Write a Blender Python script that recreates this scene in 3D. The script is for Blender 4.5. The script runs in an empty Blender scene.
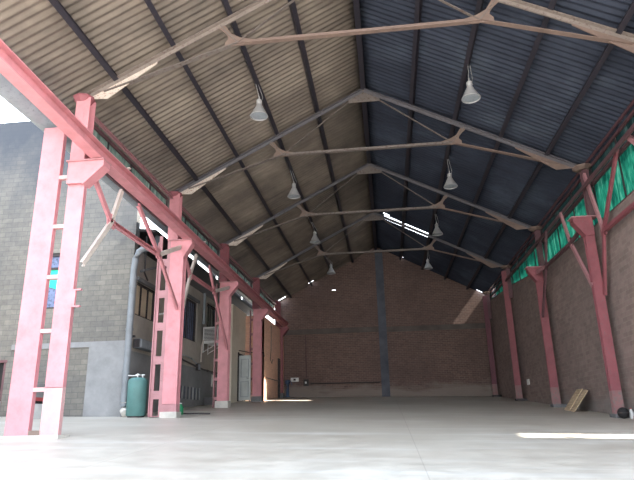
import bpy, bmesh, math, random
from mathutils import Vector, Matrix
random.seed(7)
C = bpy.context.scene.collection
PI = math.pi

# ------------------------------------------------------------------ layout (metres)
SL, SX, Y1 = .0666, -.0222, 11.2          # yard floor rises towards the back
def fz(x, y): return SL*(y-Y1)+SX*x
XC = -.26                                  # ridge line
RZ, RS = 11.30, .5276                      # sheet height at the ridge, roof slope
def rz(x, off=0.): return RZ-RS*abs(x-XC)+off
BAYS = [11.2, 17.2, 23.15, 29.35, 35.6]
YB = 36.7                                  # inner face of the back wall
YF = 6.05                                   # front end of the hall

# ------------------------------------------------------------------ materials
def nt(name):
    m = bpy.data.materials.new(name); m.use_nodes = True
    n = m.node_tree; n.nodes.clear()
    out = n.nodes.new('ShaderNodeOutputMaterial')
    return m, n, out
def N(n, t, **k):
    x = n.nodes.new(t)
    for a, b in k.items():
        if a.startswith('_'): setattr(x, a[1:], b)
        else:
            x.inputs[a.replace('__', ' ')].default_value = b
    return x
def rgb(c): return (c[0], c[1], c[2], 1)
def srgb(r, g, b):
    f = lambda v: ((v/255+.055)/1.055)**2.4 if v > 10 else v/255/12.92
    return (f(r), f(g), f(b))
def ramp(n, fac, stops):
    r = n.nodes.new('ShaderNodeValToRGB')
    el = r.color_ramp.elements
    while len(el) < len(stops): el.new(.5)
    for e, (p, c) in zip(el, stops): e.position = p; e.color = rgb(c)
    n.links.new(fac, r.inputs[0]); return r.outputs[0]
def mixc(n, fac, a, b, mode='MIX'):
    m = n.nodes.new('ShaderNodeMix'); m.data_type = 'RGBA'; m.blend_type = mode
    for s, v in ((m.inputs[0], fac), (m.inputs[6], a), (m.inputs[7], b)):
        if hasattr(v, 'links'): n.links.new(v, s)
        elif isinstance(v, (int, float)): s.default_value = v
        else: s.default_value = rgb(v)
    return m.outputs[2]
def noise(n, vec, scale, detail=4, rough=.6):
    x = N(n, 'ShaderNodeTexNoise', Scale=scale, Detail=detail, Roughness=rough)
    if vec is not None: n.links.new(vec, x.inputs['Vector'])
    return x.outputs['Fac']
def coords(n, scale=(1, 1, 1), swap=None):
    t = n.nodes.new('ShaderNodeNewGeometry').outputs['Position']
    if swap:
        s = n.nodes.new('ShaderNodeSeparateXYZ'); n.links.new(t, s.inputs[0])
        c = n.nodes.new('ShaderNodeCombineXYZ')
        for i, a in enumerate(swap): n.links.new(s.outputs[a], c.inputs[i])
        t = c.outputs[0]
    m = N(n, 'ShaderNodeMapping', Scale=scale); n.links.new(t, m.inputs[0])
    return m.outputs[0]
def finish(n, out, col, rough=.7, metal=0., bump=None, bs=.3, bd=.02, spec=.5):
    b = N(n, 'ShaderNodeBsdfPrincipled', Roughness=rough if not hasattr(rough, 'links') else .5, Metallic=metal)
    b.inputs['Specular IOR Level'].default_value = spec
    if hasattr(col, 'links'): n.links.new(col, b.inputs['Base Color'])
    else: b.inputs['Base Color'].default_value = rgb(col)
    if hasattr(rough, 'links'): n.links.new(rough, b.inputs['Roughness'])
    if bump is not None:
        u = N(n, 'ShaderNodeBump', Strength=bs, Distance=bd); n.links.new(bump, u.inputs['Height'])
        n.links.new(u.outputs[0], b.inputs['Normal'])
    n.links.new(b.outputs[0], out.inputs[0]); return b
def paint(name, c, wear=None, amt=.35, rough=.55, sc=3., metal=0.):
    m, n, out = nt(name)
    v = coords(n)
    a = noise(n, v, sc, 6, .65)
    d = ramp(n, a, [(.3, tuple(x*.78 for x in c)), (.6, c), (.85, tuple(min(1, x*1.1) for x in c))])
    if wear:
        w = noise(n, v, sc*4, 5, .7)
        f = ramp(n, w, [(1-amt-.12, (0, 0, 0)), (1-amt+.03, (1, 1, 1))])
        d = mixc(n, f, d, wear)
    finish(n, out, d, rough, metal, a, .15, .01); return m
def plain(name, c, rough=.6, metal=0., spec=.5):
    m, n, out = nt(name); finish(n, out, c, rough, metal, spec=spec); return m

M = {}
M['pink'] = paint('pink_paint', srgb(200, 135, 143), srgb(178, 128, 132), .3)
M['pink_pale'] = paint('faded_pink_paint', srgb(206, 160, 162), srgb(176, 150, 150), .4)
M['pink_dull'] = paint('dusty_pink_paint', srgb(172, 124, 130), srgb(126, 100, 100), .3)
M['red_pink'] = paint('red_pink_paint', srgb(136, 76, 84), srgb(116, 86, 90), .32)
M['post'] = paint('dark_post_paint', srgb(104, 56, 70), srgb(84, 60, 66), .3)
M['red_dirty'] = paint('dirty_red_paint', srgb(140, 100, 102), srgb(116, 104, 102), .42)
M['cream'] = paint('cream_primer', srgb(206, 194, 188), srgb(176, 156, 148), .3)
M['truss'] = paint('truss_brown_paint', srgb(112, 104, 100), srgb(84, 70, 66), .4)
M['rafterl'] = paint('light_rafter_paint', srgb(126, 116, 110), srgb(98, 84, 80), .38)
M['rafter'] = paint('grey_rafter_paint', srgb(92, 90, 96), srgb(74, 66, 66), .35)
M['plate'] = paint('pale_plate_paint', srgb(196, 184, 174), srgb(130, 84, 72), .36, sc=5)
M['rust'] = paint('rusty_steel', srgb(116, 98, 90), srgb(132, 118, 110), .3)
M['dark'] = paint('dark_steel', srgb(46, 42, 46), srgb(72, 56, 52), .35)
M['purlin'] = paint('shadow_dark_purlin_paint', srgb(40, 38, 48), srgb(56, 46, 48), .35)  # dark steel, with the shadows along the purlins put into its tone
M['frame'] = paint('dark_red_frame', srgb(96, 66, 72), srgb(60, 48, 50), .35)
M['galv'] = paint('galvanised_sheet', srgb(150, 158, 166), srgb(118, 124, 130), .35, metal=.0)
M['pipe'] = paint('grey_pipe_paint', srgb(122, 128, 134), srgb(96, 100, 104), .3)
M['tank'] = paint('green_tank_paint', srgb(80, 122, 120), srgb(72, 104, 104), .3)
M['white'] = paint('white_enamel', srgb(220, 222, 222), srgb(196, 196, 192), .25, .35)
M['lampw'] = paint('lamp_enamel', srgb(158, 158, 160), srgb(130, 130, 134), .3, .35)
M['black'] = plain('black_gap', (.012, .012, .014), .8)
M['glassdark'] = plain('dark_glass', (.03, .05, .06), .12)
M['bluecurt'] = paint('blue_grey_curtain', srgb(112, 126, 160), srgb(62, 70, 92), .4)
M['woodcurt'] = paint('tan_board', srgb(206, 190, 166), srgb(170, 150, 128), .3)
M['teal'] = plain('teal_sheet', srgb(40, 200, 168), .5)
M['paper'] = plain('white_paper', srgb(225, 225, 222), .7)
M['blue'] = plain('blue_plastic', srgb(52, 78, 112), .5)
M['redp'] = plain('red_paint', srgb(166, 70, 72), .6)
M['green'] = plain('green_plastic', srgb(30, 120, 80), .4)
M['doorw'] = paint('door_leaf_paint', srgb(190, 196, 196), srgb(164, 168, 166), .3)
M['conc'] = None

def wood():
    m, n, out = nt('pale_boards'); v = coords(n, (1, 1, 9))
    a = noise(n, v, 3, 5)
    finish(n, out, ramp(n, a, [(.3, srgb(150, 128, 104)), (.7, srgb(205, 184, 156))]), .7); return m
M['wood'] = wood()

def concrete_floor():
    m, n, out = nt('worn_concrete_floor'); v = coords(n)
    a = noise(n, v, .25, 5, .6); b = noise(n, v, 2.2, 6, .7)
    st = noise(n, coords(n, (.25, 1.6, 1)), .8, 5, .65)
    c1 = ramp(n, a, [(.3, srgb(184, 175, 163)), (.7, srgb(204, 198, 188))])
    c2 = ramp(n, b, [(.3, srgb(205, 203, 200)), (.75, srgb(255, 255, 255))])
    c = mixc(n, .7, c1, c2, 'MULTIPLY')
    f = ramp(n, st, [(.52, (0, 0, 0)), (.72, (.4, .4, .4))])
    c = mixc(n, f, c, srgb(218, 218, 216))
    # cast bays: thin joints every 6 m
    br = N(n, 'ShaderNodeTexBrick', Scale=1., _offset=0.)
    br.inputs['Color1'].default_value = br.inputs['Color2'].default_value = (1, 1, 1, 1)
    br.inputs['Mortar'].default_value = (.45, .42, .4, 1)
    br.inputs['Mortar Size'].default_value = .008
    br.inputs['Brick Width'].default_value = 4.3; br.inputs['Row Height'].default_value = 6.
    mp = N(n, 'ShaderNodeMapping', Location=(3.9, .8, 0)); n.links.new(coords(n), mp.inputs[0])
    n.links.new(mp.outputs[0], br.inputs['Vector'])
    c = mixc(n, .35, c, br.outputs[0], 'MULTIPLY')
    r = ramp(n, b, [(.3, (.38,)*3), (.7, (.62,)*3)])
    finish(n, out, c, r, 0, b, .12, .01, spec=.45); return m
M['floor'] = concrete_floor()

def brick(name, swap, c1, c2, mort, bw=.4, bh=.2, ms=.012, dirt=None, sc=.5, damt=.5, low=None, high=None):
    m, n, out = nt(name); v = coords(n, (1, 1, 1), swap)
    br = N(n, 'ShaderNodeTexBrick', Scale=1.)
    for k, x in (('Color1', c1), ('Color2', c2), ('Mortar', mort)): br.inputs[k].default_value = rgb(x)
    br.inputs['Mortar Size'].default_value = ms; br.inputs['Mortar Smooth'].default_value = .3
    br.inputs['Brick Width'].default_value = bw; br.inputs['Row Height'].default_value = bh
    n.links.new(v, br.inputs['Vector'])
    c = br.outputs[0]
    a = noise(n, v, sc, 6, .65)
    if dirt:
        f = ramp(n, a, [(.35, (0, 0, 0)), (.7, (damt,)*3)])
        c = mixc(n, f, c, dirt)
    g = noise(n, v, 5, 4, .7)
    c = mixc(n, .5, c, ramp(n, g, [(.25, (.6, .6, .6)), (.75, (1.25, 1.25, 1.25))]), 'MULTIPLY')
    if low:   # whitish salt stains low down: (height, colour, softness)
        zz, lc, sf = low
        s = n.nodes.new('ShaderNodeSeparateXYZ')
        n.links.new(n.nodes.new('ShaderNodeNewGeometry').outputs['Position'], s.inputs[0])
        w = noise(n, coords(n, (.5, .5, 2)), .9, 5, .65)
        k = N(n, 'ShaderNodeMath', _operation='MULTIPLY_ADD'); n.links.new(w, k.inputs[0])
        k.inputs[1].default_value = 2.0; k.inputs[2].default_value = zz-1.0
        d = N(n, 'ShaderNodeMath', _operation='SUBTRACT'); n.links.new(k.outputs[0], d.inputs[0]); n.links.new(s.outputs[2], d.inputs[1])
        f = ramp(n, d.outputs[0], [(0., (0, 0, 0)), (min(1, sf), (.75,)*3)])
        c = mixc(n, f, c, lc)
    if high:  # weathered dark upper part
        s2 = n.nodes.new('ShaderNodeSeparateXYZ')
        n.links.new(n.nodes.new('ShaderNodeNewGeometry').outputs['Position'], s2.inputs[0])
        w2 = noise(n, coords(n), .7, 5, .65)
        k2 = N(n, 'ShaderNodeMath', _operation='MULTIPLY_ADD'); n.links.new(w2, k2.inputs[0]); k2.inputs[1].default_value = 5.; n.links.new(s2.outputs[2], k2.inputs[2])
        mr = N(n, 'ShaderNodeMapRange'); n.links.new(k2.outputs[0], mr.inputs[0]); mr.inputs[1].default_value = high[0]+.2; mr.inputs[2].default_value = high[0]+4.2; mr.inputs[4].default_value = .9
        c = mixc(n, mr.outputs[0], c, high[1])
    finish(n, out, c, .85, 0, br.outputs['Fac'], -.35, .01, spec=.2); return m
M['brick_back'] = brick('red_brown_brick', (0, 2, 1), srgb(116, 94, 87), srgb(102, 84, 79), srgb(130, 116, 110), .30, .11, .012, srgb(92, 78, 76), .35, .6, low=(2.55, srgb(140, 132, 126), .5))
M['brick_right'] = brick('grey_brown_brick', (1, 2, 0), srgb(150, 132, 128), srgb(132, 116, 112), srgb(146, 134, 128), .34, .13, .012, srgb(116, 106, 104), .35, .6, low=(1.0, srgb(132, 130, 130), .6))
M['block'] = brick('grey_block_wall', (0, 2, 1), srgb(124, 120, 113), srgb(112, 109, 104), srgb(102, 100, 97), .40, .17, .012, srgb(82, 84, 88), .35, .7, high=(8.6, srgb(56, 62, 72)))
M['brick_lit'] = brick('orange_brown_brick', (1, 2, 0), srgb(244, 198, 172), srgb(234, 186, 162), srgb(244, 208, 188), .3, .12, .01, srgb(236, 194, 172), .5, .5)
def plaster(name, c, d, sc=.6):
    m, n, out = nt(name); v = coords(n)
    a = noise(n, v, sc, 6, .65); b = noise(n, v, 6, 4, .7)
    x = ramp(n, a, [(.3, d), (.65, c)])
    x = mixc(n, .4, x, ramp(n, b, [(.25, (.75,)*3), (.75, (1.1,)*3)]), 'MULTIPLY')
    finish(n, out, x, .85, 0, b, .2, .01, spec=.2); return m
M['plaster'] = plaster('grey_beige_render', srgb(178, 170, 160), srgb(150, 146, 142))
M['plaster_low'] = plaster('grey_low_render', srgb(144, 145, 147), srgb(116, 117, 119))
M['plaster_cream'] = plaster('cream_render', srgb(228, 220, 204), srgb(206, 196, 180))
M['conc'] = plaster('grey_concrete', srgb(124, 124, 126), srgb(96, 98, 102), 1.)
M['conc_brown'] = plaster('brown_grey_concrete', srgb(104, 98, 94), srgb(84, 78, 76), 1.)
M['conc_blue'] = plaster('blue_grey_concrete', srgb(98, 102, 112), srgb(76, 80, 90), 1.)
M['conc_base'] = plaster('pale_concrete_base', srgb(206, 202, 196), srgb(170, 168, 164), 2.)

def sheet(name, base, dark, lite):
    m, n, out = nt(name); v = coords(n)
    a = noise(n, v, .45, 6, .65)
    s = noise(n, coords(n, (.5, 5.6, .5)), 1., 3, .6)      # each wave aged on its own
    c = ramp(n, a, [(.28, dark), (.52, base), (.78, lite)])
    c = mixc(n, .55, c, ramp(n, s, [(.3, (.62, .62, .62)), (.7, (1.12, 1.12, 1.12))]), 'MULTIPLY')
    finish(n, out, c, .8, 0, a, .1, .02, spec=.25); return m
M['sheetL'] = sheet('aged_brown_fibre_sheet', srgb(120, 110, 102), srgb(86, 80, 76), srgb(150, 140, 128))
M['sheetR'] = sheet('aged_shaded_blue_grey_fibre_sheet', srgb(54, 60, 74), srgb(40, 45, 58), srgb(80, 89, 102))  # right slope gets less light; that shade is put into its sheet colour

def net(name, c, dark, tl=.55, em=0):
    m, n, out = nt(name)
    v = coords(n, (1, 3.2, .7)); a = noise(n, v, 1.6, 5, .65)
    col = ramp(n, a, [(.34, dark), (.55, c), (.72, tuple(min(1, x*1.7+.05) for x in c))])
    d = N(n, 'ShaderNodeBsdfDiffuse'); t = N(n, 'ShaderNodeBsdfTranslucent')
    for q in (d, t): n.links.new(col, q.inputs['Color'])
    x = N(n, 'ShaderNodeMixShader', Fac=tl); n.links.new(d.outputs[0], x.inputs[1]); n.links.new(t.outputs[0], x.inputs[2])
    n.links.new(x.outputs[0], out.inputs[0]); return m
M['net'] = net('green_shade_net', srgb(20, 84, 70), srgb(5, 30, 30), .28)
M['netdark'] = net('dark_green_shade_net', srgb(32, 56, 58), srgb(20, 36, 40), .2)
M['netgrey'] = net('grey_green_shade_net', srgb(116, 134, 126), srgb(80, 96, 92), .5)

# ------------------------------------------------------------------ mesh helpers
class MB:
    def __init__(s): s.b = bmesh.new()
    def box(s, x0, x1, y0, y1, z0, z1):
        v = [s.b.verts.new((x, y, z)) for x in (x0, x1) for y in (y0, y1) for z in (z0, z1)]
        for f in ((0, 1, 3, 2), (4, 6, 7, 5), (0, 4, 5, 1), (2, 3, 7, 6), (0, 2, 6, 4), (1, 5, 7, 3)):
            s.b.faces.new([v[i] for i in f])
        return s
    def prof(s, p0, p1, pts, up=(0, 0, 1), shift=(0, 0)):
        """sweep a closed 2-D outline (side, up) from p0 to p1"""
        p0, p1 = Vector(p0), Vector(p1); d = (p1-p0).normalized(); u = Vector(up)
        if abs(d.dot(u)) > .98: u = Vector((0, 1, 0))
        r = d.cross(u).normalized(); u = r.cross(d).normalized()
        A = [s.b.verts.new(p0+r*(a+shift[0])+u*(b+shift[1])) for a, b in pts]
        B = [s.b.verts.new(p1+r*(a+shift[0])+u*(b+shift[1])) for a, b in pts]
        k = len(pts)
        for i in range(k): s.b.faces.new((A[i], A[(i+1) % k], B[(i+1) % k], B[i]))
        s.b.faces.new(A[::-1]); s.b.faces.new(B); return s
    def bar(s, p0, p1, w, h, up=(0, 0, 1)):
        return s.prof(p0, p1, [(-w/2, -h/2), (w/2, -h/2), (w/2, h/2), (-w/2, h/2)], up)
    def isec(s, p0, p1, w, h, t=.025, up=(0, 0, 1)):
        a, b, q = w/2, h/2, t*.5
        return s.prof(p0, p1, [(-a, -b), (a, -b), (a, -b+t), (q, -b+t), (q, b-t), (a, b-t), (a, b), (-a, b), (-a, b-t), (-q, b-t), (-q, -b+t), (-a, -b+t)], up)
    def angle(s, p0, p1, a=.1, t=.014, up=(0, 0, 1), flip=1):
        """double angle (T-shape) as used for truss bars"""
        h = a
        return s.prof(p0, p1, [(-a, h/2), (-a, h/2-t), (-t, h/2-t), (-t, -h/2), (t, -h/2), (t, h/2-t), (a, h/2-t), (a, h/2)] if flip > 0 else
                      [(-a, -h/2), (a, -h/2), (a, -h/2+t), (t, -h/2+t), (t, h/2), (-t, h/2), (-t, -h/2+t), (-a, -h/2+t)], up)
    def chan(s, p0, p1, w, h, t=.02, up=(0, 0, 1), side=1):
        a, b = w/2*side, h/2; q = (w/2-t)*side
        return s.prof(p0, p1, [(-a, -b), (a, -b), (a, -b+t), (-q, -b+t), (-q, b-t), (a, b-t), (a, b), (-a, b)], up)
    def tube(s, pts, r, k=10):
        rings = []
        P = [Vector(p) for p in pts]
        for i, p in enumerate(P):
            d = (P[min(i+1, len(P)-1)]-P[max(i-1, 0)]).normalized()
            u = Vector((0, 0, 1)) if abs(d.z) < .9 else Vector((0, 1, 0))
            a = d.cross(u).normalized(); b = a.cross(d).normalized()
            rr = r[i] if isinstance(r, (list, tuple)) else r
            rings.append([s.b.verts.new(p+a*rr*math.cos(2*PI*j/k)+b*rr*math.sin(2*PI*j/k)) for j in range(k)])
        for A, B in zip(rings, rings[1:]):
            for j in range(k): s.b.faces.new((A[j], A[(j+1) % k], B[(j+1) % k], B[j]))
        s.b.faces.new(rings[0][::-1]); s.b.faces.new(rings[-1]); return s
    def lathe(s, c, pr, k=24, closed=False):
        """profile [(r,z)] turned about the vertical axis through c"""
        rings = []
        for r, z in pr:
            if r < 1e-5: rings.append([s.b.verts.new((c[0], c[1], c[2]+z))])
            else: rings.append([s.b.verts.new((c[0]+r*math.cos(2*PI*j/k), c[1]+r*math.sin(2*PI*j/k), c[2]+z)) for j in range(k)])
        for A, B in zip(rings, rings[1:]):
            for j in range(k):
                q = [A[j % len(A)], A[(j+1) % len(A)], B[(j+1) % len(B)], B[j % len(B)]]
                u = []
                for v in q:
                    if v not in u: u.append(v)
                if len(u) > 2: s.b.faces.new(u)
        return s
    def poly(s, pts, ext):
        """flat outline given in 3-D, extruded by vector ext"""
        e = Vector(ext); A = [s.b.verts.new(Vector(p)) for p in pts]; B = [s.b.verts.new(Vector(p)+e) for p in pts]
        k = len(pts)
        for i in range(k): s.b.faces.new((A[i], A[(i+1) % k], B[(i+1) % k], B[i]))
        s.b.faces.new(A[::-1]); s.b.faces.new(B); return s

def link(name, mb, mat, parent=None, smooth=False, bevel=0):
    b = mb.b
    if parent is not None:
        L = Vector(parent['_w']) if '_w' in parent else parent.location
        bmesh.ops.translate(b, vec=-L, verts=b.verts)
    bmesh.ops.recalc_face_normals(b, faces=b.faces)
    me = bpy.data.meshes.new(name); b.to_mesh(me); b.free()
    if smooth:
        for p in me.polygons: p.use_smooth = True
    o = bpy.data.objects.new(name, me); me.materials.append(mat); C.objects.link(o)
    if smooth:
        try: me.set_sharp_from_angle(angle=.7)
        except Exception: pass
    if parent is not None: o.parent = parent
    if bevel:
        m = o.modifiers.new('bevel', 'BEVEL'); m.width = bevel; m.segments = 2; m.limit_method = 'ANGLE'
    return o
def sub(name, mb, mat, part, root, **k):
    """a part of a part: geometry is relative to the same root"""
    L = root.location.copy(); bmesh.ops.translate(mb.b, vec=-L, verts=mb.b.verts)
    o = link(name, mb, mat, None, **k); o.parent = part; return o
def thing(name, label, cat, loc, group=None):
    o = bpy.data.objects.new(name, None); C.objects.link(o); o.location = loc
    o.empty_display_size = .2
    o['label'] = label; o['category'] = cat
    if group: o['group'] = group
    return o
def tag(o, label, cat, group=None):
    o['label'] = label; o['category'] = cat
    if group: o['group'] = group
    return o
def solo(name, label, cat, mb, mat, group=None, **k):
    o = link(name, mb, mat, **k)
    me = o.data; c = Vector((0, 0, 0))
    xs = [v.co for v in me.vertices]
    c = Vector(((min(v.x for v in xs)+max(v.x for v in xs))/2, (min(v.y for v in xs)+max(v.y for v in xs))/2, min(v.z for v in xs)))
    me.transform(Matrix.Translation(-c)); o.location = c
    return tag(o, label, cat, group)
def struct(name, mb, mat, parent=None, **k):
    o = link(name, mb, mat, parent, **k)
    if parent is None: o['kind'] = 'structure'
    return o

def wall_grid(mb, axis, pos, th, a0, a1, z0, z1, holes, zf=None):
    """wall slab with rectangular holes. axis 'x': plane of constant x running along y. holes: (a0,a1,z0,z1)"""
    A = sorted({a0, a1, *[h[0] for h in holes], *[h[1] for h in holes]})
    Z = sorted({z0, z1, *[h[2] for h in holes], *[h[3] for h in holes]})
    for i in range(len(A)-1):
        run = None
        for j in range(len(Z)-1):
            ca, cz = (A[i]+A[i+1])/2, (Z[j]+Z[j+1])/2
            inside = any(h[0] < ca < h[1] and h[2] < cz < h[3] for h in holes)
            if not inside:
                run = [Z[j], Z[j+1]] if run is None else [run[0], Z[j+1]]
            if (inside or j == len(Z)-2) and run:
                if axis == 'x': mb.box(pos, pos+th, A[i], A[i+1], run[0], run[1])
                else: mb.box(A[i], A[i+1], pos, pos+th, run[0], run[1])
                run = None
    return mb

# ------------------------------------------------------------------ setting
def build_floor():
    b = MB(); nx, ny = 24, 40
    x0, x1, y0, y1 = -40, 30, -30, 60
    g = [[b.b.verts.new((x0+(x1-x0)*i/nx, y0+(y1-y0)*j/ny, fz(x0+(x1-x0)*i/nx, y0+(y1-y0)*j/ny))) for j in range(ny+1)] for i in range(nx+1)]
    for i in range(nx):
        for j in range(ny): b.b.faces.new((g[i][j], g[i+1][j], g[i+1][j+1], g[i][j+1]))
    r = bmesh.ops.extrude_face_region(b.b, geom=b.b.faces[:])
    bmesh.ops.translate(b.b, vec=(0, 0, -.3), verts=[v for v in r['geom'] if isinstance(v, bmesh.types.BMVert)])
    struct('floor', b, M['floor'])
build_floor()

# corrugated roof, one sheet field per slope, real waves
def roof(side, mat, holes, xe):
    b = bmesh.new()
    W, A = .20, .028
    y0, y1 = YF-.3, YB+.9
    n = int((y1-y0)/W*6)
    ys = [y0+(y1-y0)*j/n for j in range(n+1)]
    xs = {XC, xe}
    for k in (1.32, 2.66, 4.03, 5.36): xs.add(XC+side*(k-XC)*1.0)
    for h in holes: xs.update((h[0], h[1]))
    xs = sorted(xs)
    G = [[b.verts.new((x, y, rz(x)+A*math.cos(2*PI*y/W))) for y in ys] for x in xs]
    for i in range(len(xs)-1):
        for j in range(n):
            cx, cy = (xs[i]+xs[i+1])/2, (ys[j]+ys[j+1])/2
            if any(h[0] < cx < h[1] and h[2] < cy < h[3] for h in holes): continue
            b.faces.new((G[i][j], G[i+1][j], G[i+1][j+1], G[i][j+1]))
    m = MB(); m.b.free(); m.b = b
    o = struct('ceiling', m, mat, smooth=True)
    s = o.modifiers.new('thickness', 'SOLIDIFY'); s.thickness = .008; s.offset = 1
    return o
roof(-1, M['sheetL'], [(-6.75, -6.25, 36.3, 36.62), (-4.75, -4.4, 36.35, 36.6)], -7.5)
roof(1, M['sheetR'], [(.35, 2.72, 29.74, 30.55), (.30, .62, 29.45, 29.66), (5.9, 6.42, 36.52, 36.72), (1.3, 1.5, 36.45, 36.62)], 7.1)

# back wall: gable with a small vent hole
def back_wall():
    b = MB(); th = .25; z0 = fz(7, YB)-.4
    def strip(xa, xb, za, top=True, zb=None):
        if top:
            b.poly([(xa, YB, za), (xb, YB, za), (xb, YB, rz(xb, -.06)), (xa, YB, rz(xa, -.06))], (0, th, 0))
        else: b.box(xa, xb, YB, YB+th, za, zb)
    strip(-6.9, -3.25, z0); strip(-3.0, XC, z0); strip(XC, 6.75, z0)
    strip(-3.25, -3.0, z0, False, 8.44); strip(-3.25, -3.0, 8.53)
    w = struct('wall_back', b, M['brick_back'])
    p = MB().box(-.36, .14, YB-.12, YB+.01, fz(0, YB)-.1, rz(.14, -.08)); struct('pillar', p, M['conc_blue'], w)
    q = MB().box(-6.85, -.36, YB-.05, YB+.01, 5.66, 5.98); struct('ring_beam', q, M['conc_brown'], w)
    q = MB().box(.14, 6.7, YB-.05, YB+.01, 5.62, 5.94); struct('ring_beam', q, M['conc_brown'], w)
back_wall()

# right wall with a sill that climbs, netted openings above
XR = 6.5
def sill(y): 
    P = [(0, 5.6), (17.2, 5.78), (23.15, 5.98), (29.35, 6.66), (36.7, 7.2)]
    for (a, za), (c, zc) in zip(P, P[1:]):
        if y <= c: return za+(zc-za)*(y-a)/(c-a)
    return P[-1][1]
def right_wall():
    b = MB(); Y = [YF-1, 11.1, 12.1, 17.2, 23.15, 29.35, YB+.25]
    for a, c in zip(Y, Y[1:]):
        if a == 11.1:                     # open side gate, beyond the right edge of the view
            b.poly([(XR, a, 5.3), (XR, c, 5.3), (XR, c, sill(c)), (XR, a, sill(a))], (.22, 0, 0)); continue
        b.poly([(XR, a, fz(XR, a)-.3), (XR, c, fz(XR, c)-.3), (XR, c, sill(c)), (XR, a, sill(a))], (.22, 0, 0))
    struct('wall_right', b, M['brick_right'])
right_wall()

# netted clerestory: one window per bay and side
def clerestory(idx, side, x, ya, yb, s, top, matn, mid=None, npost=4, dark=None, gap=None):
    """s(y) lower edge, top upper edge"""
    f = MB()
    f.bar((x, ya, s(ya)+.03), (x, yb, s(yb)+.03), .05, .06)
    f.bar((x, ya, top-.03), (x, yb, top-.03), .06, .08)
    if mid is not None:
        f.bar((x-.03*side, ya, mid), (x-.03*side, yb, mid), .07, .10)
    root = struct('window_%d' % idx, f, M['frame'])
    for k in range(npost+1):
        y = ya+.03+(yb-ya-.06)*k/npost
        link('post', MB().bar((x, y, s(y)+.06), (x, y, top-.07), .035, .035), M['dark'], root)
    def cloth(z0f, z1f, mat, a, c):
        n = max(4, int((c-a)*9)); b = bmesh.new(); rows = 5
        rnd = random.Random(idx*7+int(a*3))
        ph = [rnd.uniform(0, 6.28) for _ in range(4)]
        g = []
        for j in range(n+1):
            y = a+(c-a)*j/n; w = (.025*math.sin(y*9+ph[0])+.02*math.sin(y*17+ph[1]))*min(1, 4*min(j, n-j)/n)
            g.append([b.verts.new((x+side*(.06+w*math.sin(PI*(i/rows))), y, z0f(y)+(z1f(y)-z0f(y))*i/rows)) for i in range(rows+1)])
        for j in range(n):
            for i in range(rows): b.faces.new((g[j][i], g[j+1][i], g[j+1][i+1], g[j][i+1]))
        m = MB(); m.b.free(); m.b = b
        link('netting', m, mat, root, smooth=True)
    if gap: segs = [(ya, gap[0]), (gap[1], yb)]
    else: segs = [(ya, yb)]
    for a, c in segs:
        if c-a < .2: continue
        if mid is not None:
            cloth(lambda y: s(y)+.02, lambda y: mid, matn, a, c)
            cloth(lambda y: mid, lambda y: top, dark, a, c)
        else: cloth(lambda y: s(y)+.02, lambda y: top, matn, a, c)
    return root
ETR = 7.64
clerestory(1, 1, 6.55, 11.06, 17.19, sill, ETR, M['net'], 7.02, 3, M['netdark'])
clerestory(2, 1, 6.55, 17.19, 23.15, sill, ETR, M['net'], 7.02, 3, M['netdark'])
clerestory(3, 1, 6.55, 23.15, 29.35, sill, ETR, M['net'], 7.2, 4, M['netdark'])
clerestory(4, 1, 6.55, 29.35, 36.6, sill, ETR, M['net'], 7.3, 6, M['netdark'], gap=(34.2, 35.3))
clerestory(5, 1, 6.55, YF-1, 11.05, sill, ETR, M['net'], 7.02, 6, M['netdark'])
for i, (a, c) in enumerate([(11.4, 17.0), (17.4, 22.95), (23.35, 29.15), (29.55, 35.4)]):
    clerestory(6+i, -1, -6.82, a, c, lambda y: 6.45, 7.42, M['netgrey'], None, 4)

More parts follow.
